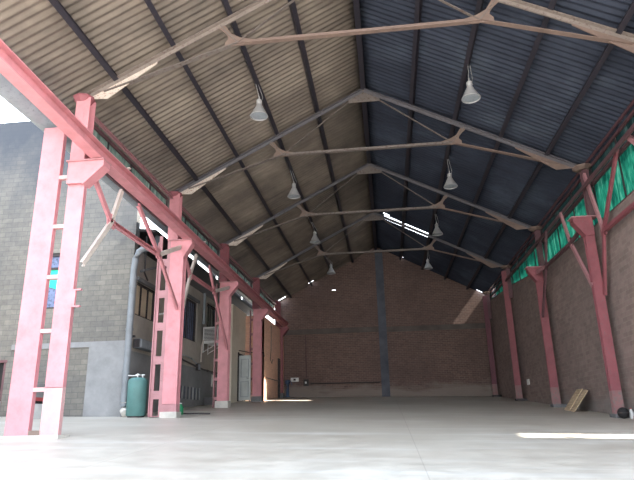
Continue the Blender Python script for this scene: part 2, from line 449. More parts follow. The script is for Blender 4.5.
# ---- left side: block gable of the annex, annex wall, canopy roof
def annex():
    # the gable faces the camera, high block wall with a doorway and a small window
    z0 = fz(-14, 17.6)-.3
    b = MB()
    holes = [(-13.4, -12.12, fz(-12.8, 17.6)-.31, 2.38), (-11.35, -10.45, 4.05, 5.95)]
    wall_grid(b, 'y', 17.6, .3, -24, -8.1, z0, 11.1, holes)
    w = struct('wall_front', b, M['block'])
    q = MB()
    for lo, hi, za, zb in ((-9.35, -8.1, .1, 2.75),): q.box(lo, hi, 17.575, 17.601, za, zb)
    struct('render_panel', q, M['plaster_low'], w)
    struct('render_band', MB().box(-12.0, -8.1, 17.57, 17.601, 2.75, 2.92), M['plaster_low'], w)
    # side wall of the annex towards the hall
    b = MB(); x = -8.1
    wins = [(18.0, 19.75, 3.82, 4.95), (22.2, 24.35, 3.7, 5.42), (25.7, 27.5, 4.0, 5.75)]
    wall_grid(b, 'x', x-.22, .22, 17.9, 27.9, .2, 6.0, wins)
    w2 = struct('wall_left', b, M['plaster'])
    struct('render_dado', MB().box(-8.12, -8.06, 17.62, 27.85, .3, 2.62), M['plaster_low'], w2)
    # windows set in their holes
    def win(i, y0, y1, za, zb, mat, bars, framemat, sub=None):
        f = MB(); xx = -8.2
        for a, c in ((y0, y0+.06), (y1-.06, y1)): f.box(xx-.05, xx+.03, a, c, za, zb)
        for a, c in ((za, za+.06), (zb-.06, zb)): f.box(xx-.05, xx+.03, y0, y1, a, c)
        for k in range(1, bars):
            yy = y0+(y1-y0)*k/bars; f.box(xx-.03, xx+.02, yy-.02, yy+.02, za, zb)
        r = struct('window_%d' % i, f, framemat)
        link('glass' if sub is None else sub, MB().box(xx-.07, xx-.055, y0, y1, za, zb), mat, r)
        return r
    win(11, *wins[0], M['woodcurt'], 3, M['dark'], 'blind')
    r = win(12, *wins[1], M['bluecurt'], 2, M['dark'], 'curtain')
    g = MB()
    for k in range(9):
        yy = wins[1][0]+.1+k*.24; g.tube([(-8.13, yy, wins[1][2]+.03), (-8.13, yy, wins[1][3]-.03)], .012, 6)
    link('security_bars', g, M['dark'], r)
    win(13, *wins[2], M['glassdark'], 2, M['dark'])
    # sill over first window (concrete lintels)
    struct('lintel', MB().box(-8.12, -8.02, 17.95, 19.85, 4.95, 5.08), M['conc'], w2)
    struct('lintel', MB().box(-8.12, -8.02, 22.1, 24.45, 5.42, 5.54), M['conc'], w2)
    # return and cream rendered wall with the doorway
    b = MB(); xs = -7.4
    wall_grid(b, 'x', xs-.2, .2, 27.9, 30.6, .9, 6.0, [(28.9, 30.45, fz(-7.4, 29)-.6, 3.72)])
    b.box(-8.3, -7.4, 27.7, 27.9, .9, 6.0)
    struct('wall_left', b, M['plaster_cream'])
    # brick wall in the column line, with the last doorway
    b = MB()
    wall_grid(b, 'x', -6.62, .2, 30.4, YB+.05, 1.0, 5.86, [(34.55, 35.2, fz(-6.4, 35)-1, 4.0)])
    b.box(-7.4, -6.42, 30.4, 30.6, 1.0, 5.86)
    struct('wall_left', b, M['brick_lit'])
    b = MB().box(-9, -8.6, 33.5, 36.5, 1.2, 5)
    struct('wall_left', b, M['conc'])
    # high part above the brick wall, up to the crane beam
    # lean-to canopy roof over the annex, its eave just below the light gap
    b = MB()
    b.poly([(-14, 18.4, 7.35), (-7.75, 18.4, 6.78), (-7.75, 18.4, 6.88), (-14, 18.4, 7.45)], (0, 18., 0))
    for a, c in ((20.9, 22.3), (23.4, 23.6), (25.6, 26.4), (27.0, 27.3), (28.2, 31.4), (32.0, 36.3)): b.box(-8.02, -7.92, a, c, 6.80, 7.3)
    c = struct('ceiling', b, M['dark'])
    struct('wall_left', MB().box(-14.8, -14.5, -4, 17.5, -1, 8.2), M['block'])  # unseen wall, added to hold back sky and yard light from the left
    b = MB().box(-14.2, -14, 17.9, 36.5, 0, 7.4); b.box(-14, -8.3, 36.3, 36.5, 0.5, 6.6)
    struct('wall_left', b, M['conc'])
annex()

# door_1: white leaf standing ajar in the cream wall ; door_2 : dark leaf set back at the far end
def doors():
    x = -7.4; zb = fz(x, 29.3)
    f = MB()
    for a, c in ((28.9, 28.98), (30.37, 30.45)): f.box(x-.14, x+.04, a, c, zb, 3.72)
    f.box(x-.14, x+.04, 28.9, 30.45, 3.64, 3.72)
    f.box(x-.1, x+.05, 28.84, 28.95, zb, 3.76)
    r = struct('door_1', f, M['black'])
    # leaf swung out into the hall, hinged at the near jamb
    hx, hy = x+.05, 28.96; ang = math.radians(-9)
    dx, dy = math.cos(ang), math.sin(ang)
    def pt(t, z, o=0): return (hx+dx*t-dy*o, hy+dy*t+dx*o, z)
    L = .62; b = MB()
    b.poly([pt(0, zb+.05), pt(L, zb+.05), pt(L, 3.6), pt(0, 3.6)], (-dy*.045, dx*.045, 0))
    leaf = link('leaf', b, M['doorw'], r)
    p = MB()
    for za, zc in ((zb+.2, zb+.95), (zb+1.15, 3.42)):
        for t0, t1, z0, z1 in ((.1, L-.1, za, za+.03), (.1, L-.1, zc-.03, zc), (.1, .13, za, zc), (L-.13, L-.1, za, zc)):
            p.poly([pt(t0, z0, -.025), pt(t1, z0, -.025), pt(t1, z1, -.025), pt(t0, z1, -.025)], (-dy*.024, dx*.024, 0))
    q = link('panel_moulding', p, M['galv'], None); q.parent = leaf
    h = MB().tube([pt(L-.07, zb+1.1, -.07), pt(L-.18, zb+1.1, -.07)], .015, 8); h.tube([pt(L-.07, zb+1.1, 0), pt(L-.07, zb+1.1, -.07)], .012, 8)
    q = link('door_handle', h, M['dark'], None); q.parent = leaf
    x = -6.42; zb = fz(x, 34.9); f = MB()
    for a, c in ((34.55, 34.62), (35.13, 35.2)): f.box(x-.16, x+.03, a, c, zb, 4.0)
    f.box(x-.16, x+.03, 34.55, 35.2, 3.93, 4.0)
    r = struct('door_2', f, M['dark'])
    link('leaf', MB().box(x-.15, x-.11, 34.62, 35.13, zb+.02, 3.93), M['glassdark'], r)
    # doorway in the annex gable, shut dark leaf with rail in front
    r = struct('door_3', MB().box(-13.4, -12.12, 17.72, 17.78, fz(-12.8, 17.6)+.02, 2.36), M['black'])
    f = MB().box(-13.4, -12.1, 17.58, 17.66, 2.36, 2.44); f.box(-12.2, -12.12, 17.6, 17.68, fz(-12.8, 17.6), 2.36)
    link('door_frame', f, M['frame'], r)
doors()

# window in the block gable with the teal sheet stuck on its lower pane
def gable_window():
    f = MB(); a, c, z0, z1 = -11.35, -10.45, 4.05, 5.95; y = 17.66
    for p, q in ((a, a+.06), (c-.06, c)): f.box(p, q, y-.03, y+.03, z0, z1)
    for p, q in ((z0, z0+.06), (z1-.1, z1), (5.38, 5.46)): f.box(a, c, y-.03, y+.03, p, q)
    r = struct('window_14', f, M['dark'])
    link('glass', MB().box(a, c, y+.035, y+.045, z0, z1), M['bluecurt'], r)
    link('teal_sheet', MB().poly([(-11.18, y+.01, 4.85), (-10.75, y+.01, 4.72), (-10.62, y+.01, 5.0), (-10.66, y+.01, 5.42), (-11.14, y+.01, 5.42)], (0, .02, 0)), M['teal'], r)
    link('white_notice', MB().box(-10.72, -10.52, y+.0, y+.02, 4.42, 4.74), M['paper'], r)
gable_window()

# ------------------------------------------------------------------ columns
def seat(mb, x_in, x_tip, y, z, w=.34):
    """tapering bracket welded on top of a chord and its seat plate"""
    s = 1 if x_tip > x_in else -1
def left_column(i, y):
    zt = 6.02
    labs = {0: 'wide pink column of two chords and batten rungs, nearest on the left',
            1: 'pink column with perforated side plate, beside the green tank',
            2: 'slender pink column beside the air conditioner and cream wall',
            3: 'pink column between the white door and the orange-lit brick wall',
            4: 'far purple-pink column at the end of the left crane beam'}
    x = [-6.95, -6.6, -6.5, -6.5, -6.5][i]; zb = fz(x, y)
    r = thing('steel_column', labs[i], 'column', (x, y, zb), 'steel columns under the left crane beam')
    def H(xa, xb, z0, z1, mat, name='chord', d=.30, lab=None, **kw):
        xm = (xa+xb)/2
        b = (MB().bar if i == 0 else MB().isec)((xm, y, z0), (xm, y, z1), xb-xa, d if i else .12, *(() if i == 0 else (.022,)), (0, 1, 0))
        o = link(name, b, mat, r)
        if lab: o['label'] = lab
        return o
    fl = lambda q: fz(q, y)-.01
    if i == 0:
        H(-7.52, -7.02, fl(-7.27)+.0, 6.92, M['pink'])
        H(-6.78, -6.40, fl(-6.6)+.95, 5.5, M['pink'])
        H(-6.783, -6.397, fl(-6.6), fl(-6.6)+.96, M['pink_pale'], 'chord_foot', lab='chord foot with faded whitish paint')
        for z in (5.66, 4.50, 3.37, 2.23, 1.06):
            link('batten', MB().box(-7.04, -6.76, y-.06, y+.06, z-.04, z+.04), M['pink_pale'], r)
        link('batten', MB().box(-7.04, -6.76, y-.06, y+.06, fl(-7), fl(-7)+.14), M['rust'], r)['label'] = 'rusty brown bottom batten'
        link('base_plate', MB().box(-7.6, -6.3, y-.22, y+.22, fz(-6.3, y)-.03, fz(-7.6, y)+.025), M['conc_base'], r)
        # cleat on the inner edge
        c = MB().box(-6.42, -6.34, y-.07, y-.01, 2.72, 3.05); c.box(-6.42, -6.22, y-.08, y-.01, 2.70, 2.73); c.box(-6.42, -6.22, y-.08, y-.01, 3.05, 3.08)
        link('cleat', c, M['pink'], r)
        xo, xi = -6.78, -6.40
    elif i == 1:
        H(-6.64, -6.20, fl(-6.4)+.38, 5.5, M['pink'])
        H(-6.645, -6.195, fl(-6.4)+.16, fl(-6.4)+.39, M['pink_dull'], 'chord_foot', lab='dull stained chord foot')
        link('base_block', MB().box(-6.68, -6.16, y-.2, y+.2, fz(-6.2, y)-.03, fl(-6.4)+.17), M['conc_base'], r, bevel=.01)
        # perforated plate between outer flange and chord
        hs = []; z = fl(-6.8)+.03
        hs = [(z+.02, z+.50)] + [(z+.50+.24+k*1.02, z+.50+.24+k*1.02+.78) for k in range(5)]
        b = MB(); wall_grid(b, 'y', y-.10, .05, -7.04, -6.63, z, 5.95, [(-6.94, -6.76, a, c) for a, c in hs])
        b.box(-7.06, -7.03, y-.14, y+.14, z, 5.95)
        link('perforated_plate', b, M['pink_dull'], r)
        xo, xi = -6.64, -6.20
    else:
        mat = M['pink'] if i < 4 else M['red_pink']
        H(-6.72, -6.30, fl(-6.5)+.25, 5.5, mat)
        link('base_block', MB().box(-6.78, -6.24, y-.2, y+.2, fz(-6.2, y)-.03, fl(-6.5)+.26), M['conc_base'] if i == 2 else M['conc'], r, bevel=.01)
        b = MB().box(-6.90, -6.87, y-.1, y+.1, fl(-6.8), 5.95)
        for k in range(6): b.box(-6.88, -6.715, y-.02, y+.02, fl(-6.8)+.3+k*.75, fl(-6.8)+.42+k*.75)
        link('outer_flange', b, M['pink_dull'], r)
        xo, xi = -6.72, -6.30
    # crane-beam seat: bracket flaring inwards, top plate
    tip = -5.98
    b = MB().poly([(xo, y-.145, 5.45), (xi, y-.145, 5.45), (tip+.02, y-.145, 5.86), (tip+.02, y-.145, 5.97), (xo, y-.145, 5.97)], (0, .02, 0))
    b.poly([(xo, y+.125, 5.45), (xi, y+.125, 5.45), (tip+.02, y+.125, 5.86), (tip+.02, y+.125, 5.97), (xo, y+.125, 5.97)], (0, .02, 0))
    b.poly([(xi-.02, y-.15, 5.45), (tip+.03, y-.15, 5.87), (tip+.03, y-.15, 5.84), (xi, y-.15, 5.42)], (0, .30, 0))
    b.box(tip, tip+.025, y-.15, y+.15, 5.85, 5.97)
    b.box(xo, xo+.02, y-.15, y+.15, 5.45, 5.97)
    br = link('seat_bracket', b, M['pink'] if i < 4 else M['red_pink'], r)
    link('seat_plate', MB().box(xo-.04, tip+.04, y-.19, y+.19, 5.97, 6.0), M['pink_dull'], r)
    # upper stub carrying the roof truss
    b = MB().isec((-6.60, y, 6.0), (-6.60, y, 7.60), .34, .26, .02, (0, 1, 0))
    b.box(-6.62, -6.56, y-.135, y-.13, 6.9, 7.2)
    link('roof_stub', b, M['pink'] if i < 2 else M['red_pink'], r)
    b = MB().lathe((-6.66, y, 7.52), [(0, 0), (.16, 0), (.25, .10), (.25, .14), (0, .14)], 8)
    link('cap_plate', b, M['red_pink'], r)
for i, y in enumerate(BAYS): left_column(i, y)

RL = {11.2: 'red-pink column nearest the camera on the right, outside the frame edge',
      17.2: 'red-pink column on the right with the black ball and bottle at its foot',
      23.15: 'red-pink column on the right just behind the leaning boards',
      29.35: 'third red-pink column along the right wall, beside the white mark',
      35.6: 'dark purple-red column in the far right corner'}
def right_column(y):
    zb = fz(6.25, y)
    r = thing('steel_column', RL[y], 'column', (6.25, y, zb), 'steel columns along the right wall')
    def H(z0, z1, mat, name, e=0):
        return link(name, MB().isec((6.18, y, z0), (6.18, y, z1), .27+e, .18+e, .022, (0, 1, 0)), mat, r)
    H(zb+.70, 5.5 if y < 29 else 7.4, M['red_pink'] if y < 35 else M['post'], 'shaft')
    H(zb+.05, zb+.71, M['red_dirty'], 'shaft_foot', .004)['label'] = 'shaft foot with dirty greyish paint'
    link('base_block', MB().box(6.0, 6.49, y-.22, y+.22, fz(6.49, y)-.05, zb+.1), M['conc'] if y < 29 else M['dark'], r, bevel=.01)
    tip = 5.75
    pr = lambda yy: [(6.31, yy, 5.4), (6.05, yy, 5.4), (tip, yy, 5.84), (tip, yy, 5.97), (6.31, yy, 5.97)]
    b = MB().poly(pr(y-.145), (0, .02, 0)); b.poly(pr(y+.125), (0, .02, 0))
    b.poly([(6.05, y-.15, 5.4), (tip, y-.15, 5.84), (tip, y-.15, 5.87), (6.07, y-.15, 5.43)], (0, .3, 0))
    b.box(tip, tip+.02, y-.15, y+.15, 5.85, 5.97)
    if y < 29: link('seat_bracket', b, M['red_pink'], r)
    if y < 29: link('seat_plate', MB().box(tip-.04, 6.48, y-.19, y+.19, 5.97, 6.0), M['pink_dull'], r)
    link('roof_stub', MB().isec((6.36, y, 6.0), (6.36, y, 7.58), .20, .20, .02, (0, 1, 0)), M['frame'], r)
    link('cap_plate', MB().lathe((6.32, y, 7.52), [(0, 0), (.18, 0), (.30, .08), (.30, .12), (0, .12)], 8), M['rust'], r)
for y in BAYS: right_column(y)

# ------------------------------------------------------------------ crane beam on the left
def crane_beam():
    x = -6.12; ya, yb = YF-1.3, 36.2
    r = thing('crane_beam', 'long pink crane runway beam on the left columns, with a dark rail', 'beam', (x, ya, 6.0))
    b = MB().isec((x, 11.2, 6.155), (x, yb, 6.155), .27, .30, .022); b.isec((x, ya, 6.38), (x, 11.2, 6.155), .27, .30, .022)
    link('girder', b, M['pink'], r)
    RP = [(-.04, -.03), (.04, -.03), (.02, 0), (.03, .05), (-.03, .05), (-.02, 0)]
    link('rail', MB().prof((x, ya, 6.565), (x, 11.2, 6.34), RP).prof((x, 11.2, 6.34), (x, yb, 6.34), [(-.04, -.03), (.04, -.03), (.02, 0), (.03, .05), (-.03, .05), (-.02, 0)]), M['dark'], r)
    for y in [12.3, 18.4, 24.6]:
        link('clip', MB().box(x-.16, x+.20, y-.04, y+.04, 6.306, 6.326), M['cream'], r)
crane_beam()
def solo_bar(name, label, cat, p0, p1, w, h, mat, group=None, kind='bar'):
    b = MB(); getattr(b, kind)(p0, p1, w, h)
    return solo(name, label, cat, b, mat, group)
# eave beams
solo_bar('eave_beam', 'dark pink eave beam above the grey-green strip on the left', 'beam', (-6.68, 11.2, 7.46), (-6.68, 36.5, 7.46), .06, .09, M['pink_dull'], kind='chan')
solo_bar('eave_beam', 'dark eave beam above the green netting on the right', 'beam', (6.42, YF+.2, 7.70), (6.42, 36.5, 7.70), .05, .07, M['frame'], kind='chan')
solo_bar('wind_rail', 'dark red horizontal rail crossing in front of the green netting', 'rail', (6.18, YF+.5, 6.88), (6.18, 29.2, 6.88), .07, .11, M['frame'], kind='chan')

# ------------------------------------------------------------------ bracing between columns
def brace(label, side, x, ya, yb, j1, j2, zj, foot, topz, mats, inner1, inner2, zmid):
    """j1/j2: y of the two joints; struts fan out from each joint"""
    r = thing('knee_brace', label, 'brace', (x, (ya+yb)/2, zj), 'braces between the %s columns' % ('left' if side < 0 else 'right'))
    y1, y2 = j1, j2; z1, z2 = zj, zj+.04
    A, B = (x, y1, z1), (x, y2, z2)
    m0, m1 = mats
    link('tie', MB().chan(A, B, .10, .11, .014), m0, r)
    def two(p, q, m):
        if q[1] < p[1]: p, q = q, p
        link('strut', MB().chan(p, q, .07, .125, .014, side=side), m, r)
    two(A, (x, ya+.12, topz), m0); two(B, (x, yb-.12, topz), m1)
    two(A, (x, inner1, zmid), m1); two(B, (x, inner2, zmid), m0)
    two(A, (x, ya+.05, foot), m1); two(B, (x, yb-.14, foot+.1), m0)
    for P in (A, B):
        g = MB().poly([(x-.012, P[1]-.17, P[2]-.14), (x-.012, P[1]+.17, P[2]-.14), (x-.012, P[1]+.22, P[2]+.06), (x-.012, P[1]+.06, P[2]+.2), (x-.012, P[1]-.06, P[2]+.2), (x-.012, P[1]-.22, P[2]+.06)], (.024, 0, 0))
        link('gusset_plate', g, m0, r)
brace('pink and cream knee bracing between the two nearest left columns', -1, -6.32, 11.2, 17.2, 12.35, 15.35, 4.97, 3.65, 5.75, (M['pink'], M['cream']), 12.75, 13.75, 5.94)
brace('pink knee bracing between the tank column and the air-conditioner column', -1, -6.34, 17.2, 23.15, 18.15, 20.95, 5.1, 3.1, 5.75, (M['pink'], M['cream']), 18.7, 20.2, 5.94)
brace('knee bracing on the right, nearer than the column with the black ball', 1, 6.3, 11.2, 17.2, 12.2, 16.35, 5.25, 3.5, 7.35, (M['red_pink'], M['pink_dull']), 13.9, 14.5, 7.02)
brace('dull pink knee bracing on the right between the columns beside the leaning boards', 1, 6.08, 17.2, 23.15, 18.55, 21.6, 5.6, 3.9, 5.75, (M['frame'], M['pink_dull']), 19.1, 21.0, 6.82)

# ------------------------------------------------------------------ roof trusses
def truss(y, label, near):
    up = (0, 0, 1)
    r = thing('roof_truss', label, 'truss', (XC, y, 7.66), 'roof trusses')
    zt = lambda x: rz(x)-.36+.013*abs(x-XC)          # centre of the rafter
    g, zg = 2.76, 8.80
    mt = M['truss']
    for s in (-1, 1):
        e = XC+s*6.38
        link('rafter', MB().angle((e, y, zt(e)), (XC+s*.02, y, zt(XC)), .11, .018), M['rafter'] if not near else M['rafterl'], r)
        # heel plate
        hp = MB().poly([(e+s*.1, y-.012, 7.64), (e-s*.55, y-.012, 7.60), (e-s*1.7, y-.012, zt(e-s*1.7)-.10), (e-s*1.7, y-.012, zt(e-s*1.7)+.04), (e+s*.1, y-.012, zt(e)+.03)], (0, .024, 0))
        link('heel_plate', hp, M['plate'] if s < 0 else M['rust'], r)
        G = (XC+s*g, y, zg)
        link('outer_tie', MB().angle((e-s*.45, y, 7.80), G, .06, .014, flip=-1), mt if s < 0 else M['rust'], r)
        T = (XC+s*(g+.42), y, zt(XC+s*(g+.42)))
        link('strut', MB().angle(G, T, .05, .014, up=(0, 1, 0)), mt, r)
        link('diagonal', MB().angle(G, (XC+s*.30, y, zt(XC+s*.30)-.06), .035, .01, flip=-1), mt, r)
        dz = T[2]-zg; dx = T[0]-G[0]
        gp = MB().poly([(G[0]-s*.42, y-.012, zg-.05), (G[0]+s*.30, y-.012, zg-.09), (G[0]+s*.30, y-.012, zg+.03), (G[0]+s*.22, y-.012, zg+.12), (G[0]+dx*.5+s*.05, y-.012, zg+dz*.5), (T[0]+s*.09, y-.012, T[2]-.03), (T[0]-s*.12, y-.012, T[2]-.02), (G[0]+dx*.5-s*.06, y-.012, zg+dz*.5), (G[0]-s*.06, y-.012, zg+.13), (G[0]-s*.36, y-.012, zg+.05)], (0, .024, 0))
        link('gusset_plate', gp, M['rust'], r)
    link('centre_tie', MB().prof((XC-g, y, zg), (XC+g, y, zg), [(-.06, -.05), (.06, -.05), (.06, -.035), (.013, -.035), (.013, .05), (-.013, .05), (-.013, -.035), (-.06, -.035)]), M['rust'] if near else mt, r)
    ap = MB().poly([(XC-.55, y-.014, zt(XC-.55)+.04), (XC, y-.014, zt(XC)+.06), (XC+.55, y-.014, zt(XC+.55)+.04), (XC+.5, y-.014, zt(XC+.5)-.16), (XC-.5, y-.014, zt(XC-.5)-.16)], (0, .028, 0))
    link('apex_plate', ap, mt, r)
truss(11.2, 'nearest roof truss, its tie crossing the top of the view', True)
truss(17.2, 'second roof truss from the camera, its whole peak in view', False)
truss(23.15, 'third roof truss from the camera, in front of the bright roof slit', False)
truss(29.35, 'farthest roof truss, behind the bright roof slit near the brick gable', False)

# purlins
pn = {1: 'first', 2: 'second', 3: 'third', 4: 'fourth'}
PX = [-5.95, -4.57, -3.22, -1.84, 1.32, 2.66, 4.03, 5.36]
for x in PX:
    sd = 'left' if x < XC else 'right'
    k = [1.32, 2.66, 4.03, 5.36].index(x) if x > 0 else [-1.84, -3.22, -4.57, -5.95].index(x)
    sg = -1 if x < XC else 1
    up = Vector((sg*RS, 0, 1)).normalized()
    b = MB().chan((x, YF-.2, rz(x)-.145), (x, YB+.05, rz(x)-.145), .12, .20, .014, up=up)  # section widened to take in the shadow beside each purlin
    solo('roof_purlin', 'dark purlin under the %s roof slope, %s out from the ridge' % ('brown left' if sd == 'left' else 'blue-grey right', pn[k+1]), 'purlin', b, M['purlin'], 'roof purlins')
b = MB().bar((XC, YF-.2, RZ-.20), (XC, YB+.05, RZ-.20), .16, .22)
solo('ridge_beam', 'dark ridge beam along the top where both roof slopes meet', 'beam', b, M['purlin'])
b = MB(); W = .177; k = 60
for s in (-1, 1):
    b.poly([(XC, YF-.3, RZ+.06), (XC+s*.3, YF-.3, rz(XC+s*.3)+.05), (XC+s*.3, YF-.3, rz(XC+s*.3)+.06), (XC, YF-.3, RZ+.07)], (0, YB+1.2-YF, 0))
o = struct('trim_1', b, M['sheetL'])

# gutter along the left eave
def gutter():
    pts = [(.24*math.cos(PI+PI*i/10), .24*math.sin(PI+PI*i/10)) for i in range(11)]
    inn = [(.225*math.cos(2*PI-PI*i/10), .225*math.sin(2*PI-PI*i/10)) for i in range(11)]
    b = MB().prof((-7.62, YF, 7.22), (-7.62, 36.9, 7.22), pts+inn)
    return solo('eave_gutter', 'half-round grey gutter under the left roof edge', 'gutter', b, M['galv'], smooth=True)
gutter()

# ------------------------------------------------------------------ high bay lamps
def lamp(x, y, z, label, proto=None):
    """z = rim height"""
    if proto is None:
        r = thing('high_bay_lamp', label, 'lamp', (x, y, z), 'high bay lamps under the roof')
        rf = MB().lathe((x, y, z), [(.250, 0), (.255, .01), (.24, .035), (.17, .17), (.11, .29), (.075, .36), (.07, .41), (.06, .41), (.065, .36), (.10, .285), (.16, .17), (.23, .04), (.24, 0), (.25, 0)], 28)
        rp = link('reflector', rf, M['lampw'], r, smooth=True)
        ln = link('lens', MB().lathe((x, y, z), [(0, .012), (.15, .012), (.236, .03), (0, .05)], 28), M['galv'], r, smooth=True); ln.parent = rp
        link('housing', MB().lathe((x, y, z), [(0, .40), (.075, .40), (.085, .42), (.08, .50), (.04, .54), (0, .54)], 20), M['lampw'], r, smooth=True)
        return r
    r = proto.copy(); C.objects.link(r); r.location = (x, y, z); r['label'] = label
    for ch in proto.children:
        if ch.name.startswith('suspension'): continue
        c = ch.copy(); C.objects.link(c); c.parent = r
        for gc in ch.children:
            q = gc.copy(); C.objects.link(q); q.parent = c
    return r
LP = [(-3.12, 14, 8.44, 'white bell lamp nearest on the left, under the brown roof slope'),
      (-3.09, 20, 8.41, 'second white bell lamp from the camera on the left side'),
      (-3.03, 26, 8.44, 'third white bell lamp from the camera on the left side'),
      (-2.84, 32, 8.39, 'farthest small bell lamp on the left, close to the brick gable'),
      (2.64, 14, 8.46, 'white bell lamp nearest on the right, under the blue-grey slope'),
      (2.69, 20, 8.40, 'second bell lamp from the camera on the right side'),
      (2.69, 26, 8.49, 'third bell lamp on the right, just beyond the bright roof slit'),
      (2.64, 32, 8.40, 'farthest small bell lamp on the right, close to the brick gable')]
P0 = None
for x, y, z, lb in LP:
    r = lamp(x, y, z, lb, P0)
    if P0 is None: P0 = r
lamps = [o for o in C.objects if o.name.startswith('high_bay_lamp') and o.type == 'EMPTY']
for r, (x, y, z, lb) in zip(lamps, LP):
    px = min(PX, key=lambda q: abs(q-x)); zt = rz(px)-.24
    b = MB().tube([(x, y, z+.52), (x, y, z+.62)], .02, 8)
    b.tube([(x, y, z+.58), (px+.0, y, zt)], .008, 6)
    b.tube([(x+.05, y, z+.45), (x+.10, y+.02, z+.60), (px+.06, y+.03, zt-.02)], .007, 6)
    link('suspension_rod', b, M['lampw'], r)

# ------------------------------------------------------------------ things on the left
def downpipe():
    x, y = -7.98, 17.42
    zb = fz(x, y)
    r = thing('downpipe', 'grey drain pipe down the corner of the block wall beside the green tank', 'pipe', (x, y, zb))
    P = [(x, y, zb+.30), (x, y, 5.2), (x+.03, y, 5.55), (x+.12, y, 5.78), (x+.28, y, 5.88), (x+.40, y+.15, 5.92), (-7.60, y+.5, 5.98), (-7.66, y+1.2, 6.3), (-7.86, y+1.5, 6.75)]
    pp = link('pipe', MB().tube(P, .105, 16), M['pipe'], r, smooth=True)
    link('shoe', MB().tube([(x, y, zb+.42), (x+.02, y, zb+.2), (x+.12, y-.12, zb+.10)], [.12, .13, .12], 14), M['conc_base'], r, smooth=True)
    for z in (1.9, 3.2, 4.6): link('collar', MB().tube([(x, y, z), (x, y, z+.07)], .12, 16), M['pipe'], r, smooth=True).parent = pp
    link('bracket', MB().box(x-.14, x+.14, y+.08, 17.58, 3.0, 3.06), M['dark'], r)
downpipe()
def tank():
    x, y = -7.55, 17.35; zb = fz(x, y); h = 1.12; rad = .29
    r = thing('pressure_tank', 'green cylindrical tank standing beside the grey drain pipe', 'tank', (x, y, zb))
    bd = link('body', MB().lathe((x, y, zb), [(0, .03), (rad*.9, .03), (rad, .07), (rad, h-.1), (rad*.93, h-.03), (rad*.7, h+.03), (0, h+.05)], 32), M['tank'], r, smooth=True)
    link('foot_ring', MB().lathe((x, y, zb-.01), [(0, 0), (rad*.85, 0), (rad*.85, .06), (0, .06)], 24), M['dark'], r)
    v = MB().tube([(x-.02, y, zb+h+.02), (x-.02, y, zb+h+.16)], .025, 8); v.tube([(x-.09, y, zb+h+.12), (x+.05, y, zb+h+.12)], .018, 8)
    v.tube([(x+.14, y, zb+h), (x+.14, y, zb+h+.13)], .02, 8); v.tube([(x+.08, y-.02, zb+h+.11), (x+.22, y-.02, zb+h+.11)], .014, 8)
    link('valve', v, M['white'], r).parent = bd
    link('feed_pipe', MB().tube([(x-.02, y, zb+h+.1), (x-.2, y+.02, zb+h+.1), (x-.42, y+.04, zb+h+.12)], .015, 8), M['white'], r)
tank()
def box_unit(name, label, cat, lo, hi, mat, parts=()):
    r = thing(name, label, cat, ((lo[0]+hi[0])/2, (lo[1]+hi[1])/2, lo[2]))
    link('housing', MB().box(lo[0], hi[0], lo[1], hi[1], lo[2], hi[2]), mat, r, bevel=.01)
    for nm, mb, mt in parts: link(nm, mb, mt, r)
    return r
box_unit('meter_box', 'grey metal box on the wall above the green tank', 'box', (-8.06, 17.95, 2.72), (-7.82, 19.3, 3.02), M['pipe'],
         [('cover', MB().box(-7.83, -7.80, 17.98, 19.27, 2.74, 3.0), M['galv']), ('side_plate', MB().box(-8.04, -7.84, 17.92, 17.96, 2.74, 3.0), M['dark'])])
# fluorescent tube seen on the bracket by the first annex window
o = solo('wall_light', 'thin white tube light sticking out in front of the tan window', 'lamp', MB().tube([(-8.05, 19.9, 4.15), (-7.3, 20.0, 4.28)], .03, 10), M['white'])
# air conditioner
def ac():
    y0, y1, x0, x1, z0, z1 = 24.95, 25.85, -8.0, -7.32, 3.78, 4.46
    r = thing('air_conditioner', 'white box air conditioner on brackets beside the slender pink column', 'air conditioner', ((x0+x1)/2, (y0+y1)/2, z0))
    cs = link('casing', MB().box(x0, x1, y0, y1, z0, z1), M['white'], r, bevel=.015)
    g = MB()
    for k in range(9): g.box(x0+.06, x1-.06, y0-.012, y0+.004, z0+.08+k*.06, z0+.11+k*.06)
    link('grille', g, M['dark'], r).parent = cs
    g = MB()
    for k in range(9): g.box(x1-.004, x1+.012, y0+.06, y1-.06, z0+.08+k*.06, z0+.105+k*.06)
    link('grille', g, M['galv'], r).parent = cs
    for y in (y0+.1, y1-.1):
        b = MB().box(x0, x1+.1, y-.02, y+.02, z0-.05, z0); b.bar((x0+.02, y, z0-.4), (x1, y, z0-.04), .025, .025); b.box(x0-.02, x0+.02, y-.02, y+.02, z0-.45, z0)
        link('bracket', b, M['white'], r)
    link('hose', MB().tube([(x0+.05, y0-.05, z0+.1), (x0-.0, y0-.12, z0-.2), (x0-.0, y0-.12, z0-.85)], .03, 8), M['cream'], r, smooth=True)
ac()
# vertical pale pipe above the air conditioner
solo('vent_pipe', 'pale vertical pipe on the wall above the air conditioner', 'pipe', MB().tube([(-8.0, 25.0, 4.6), (-8.0, 25.0, 6.0)], .06, 12), M['galv'], smooth=True)
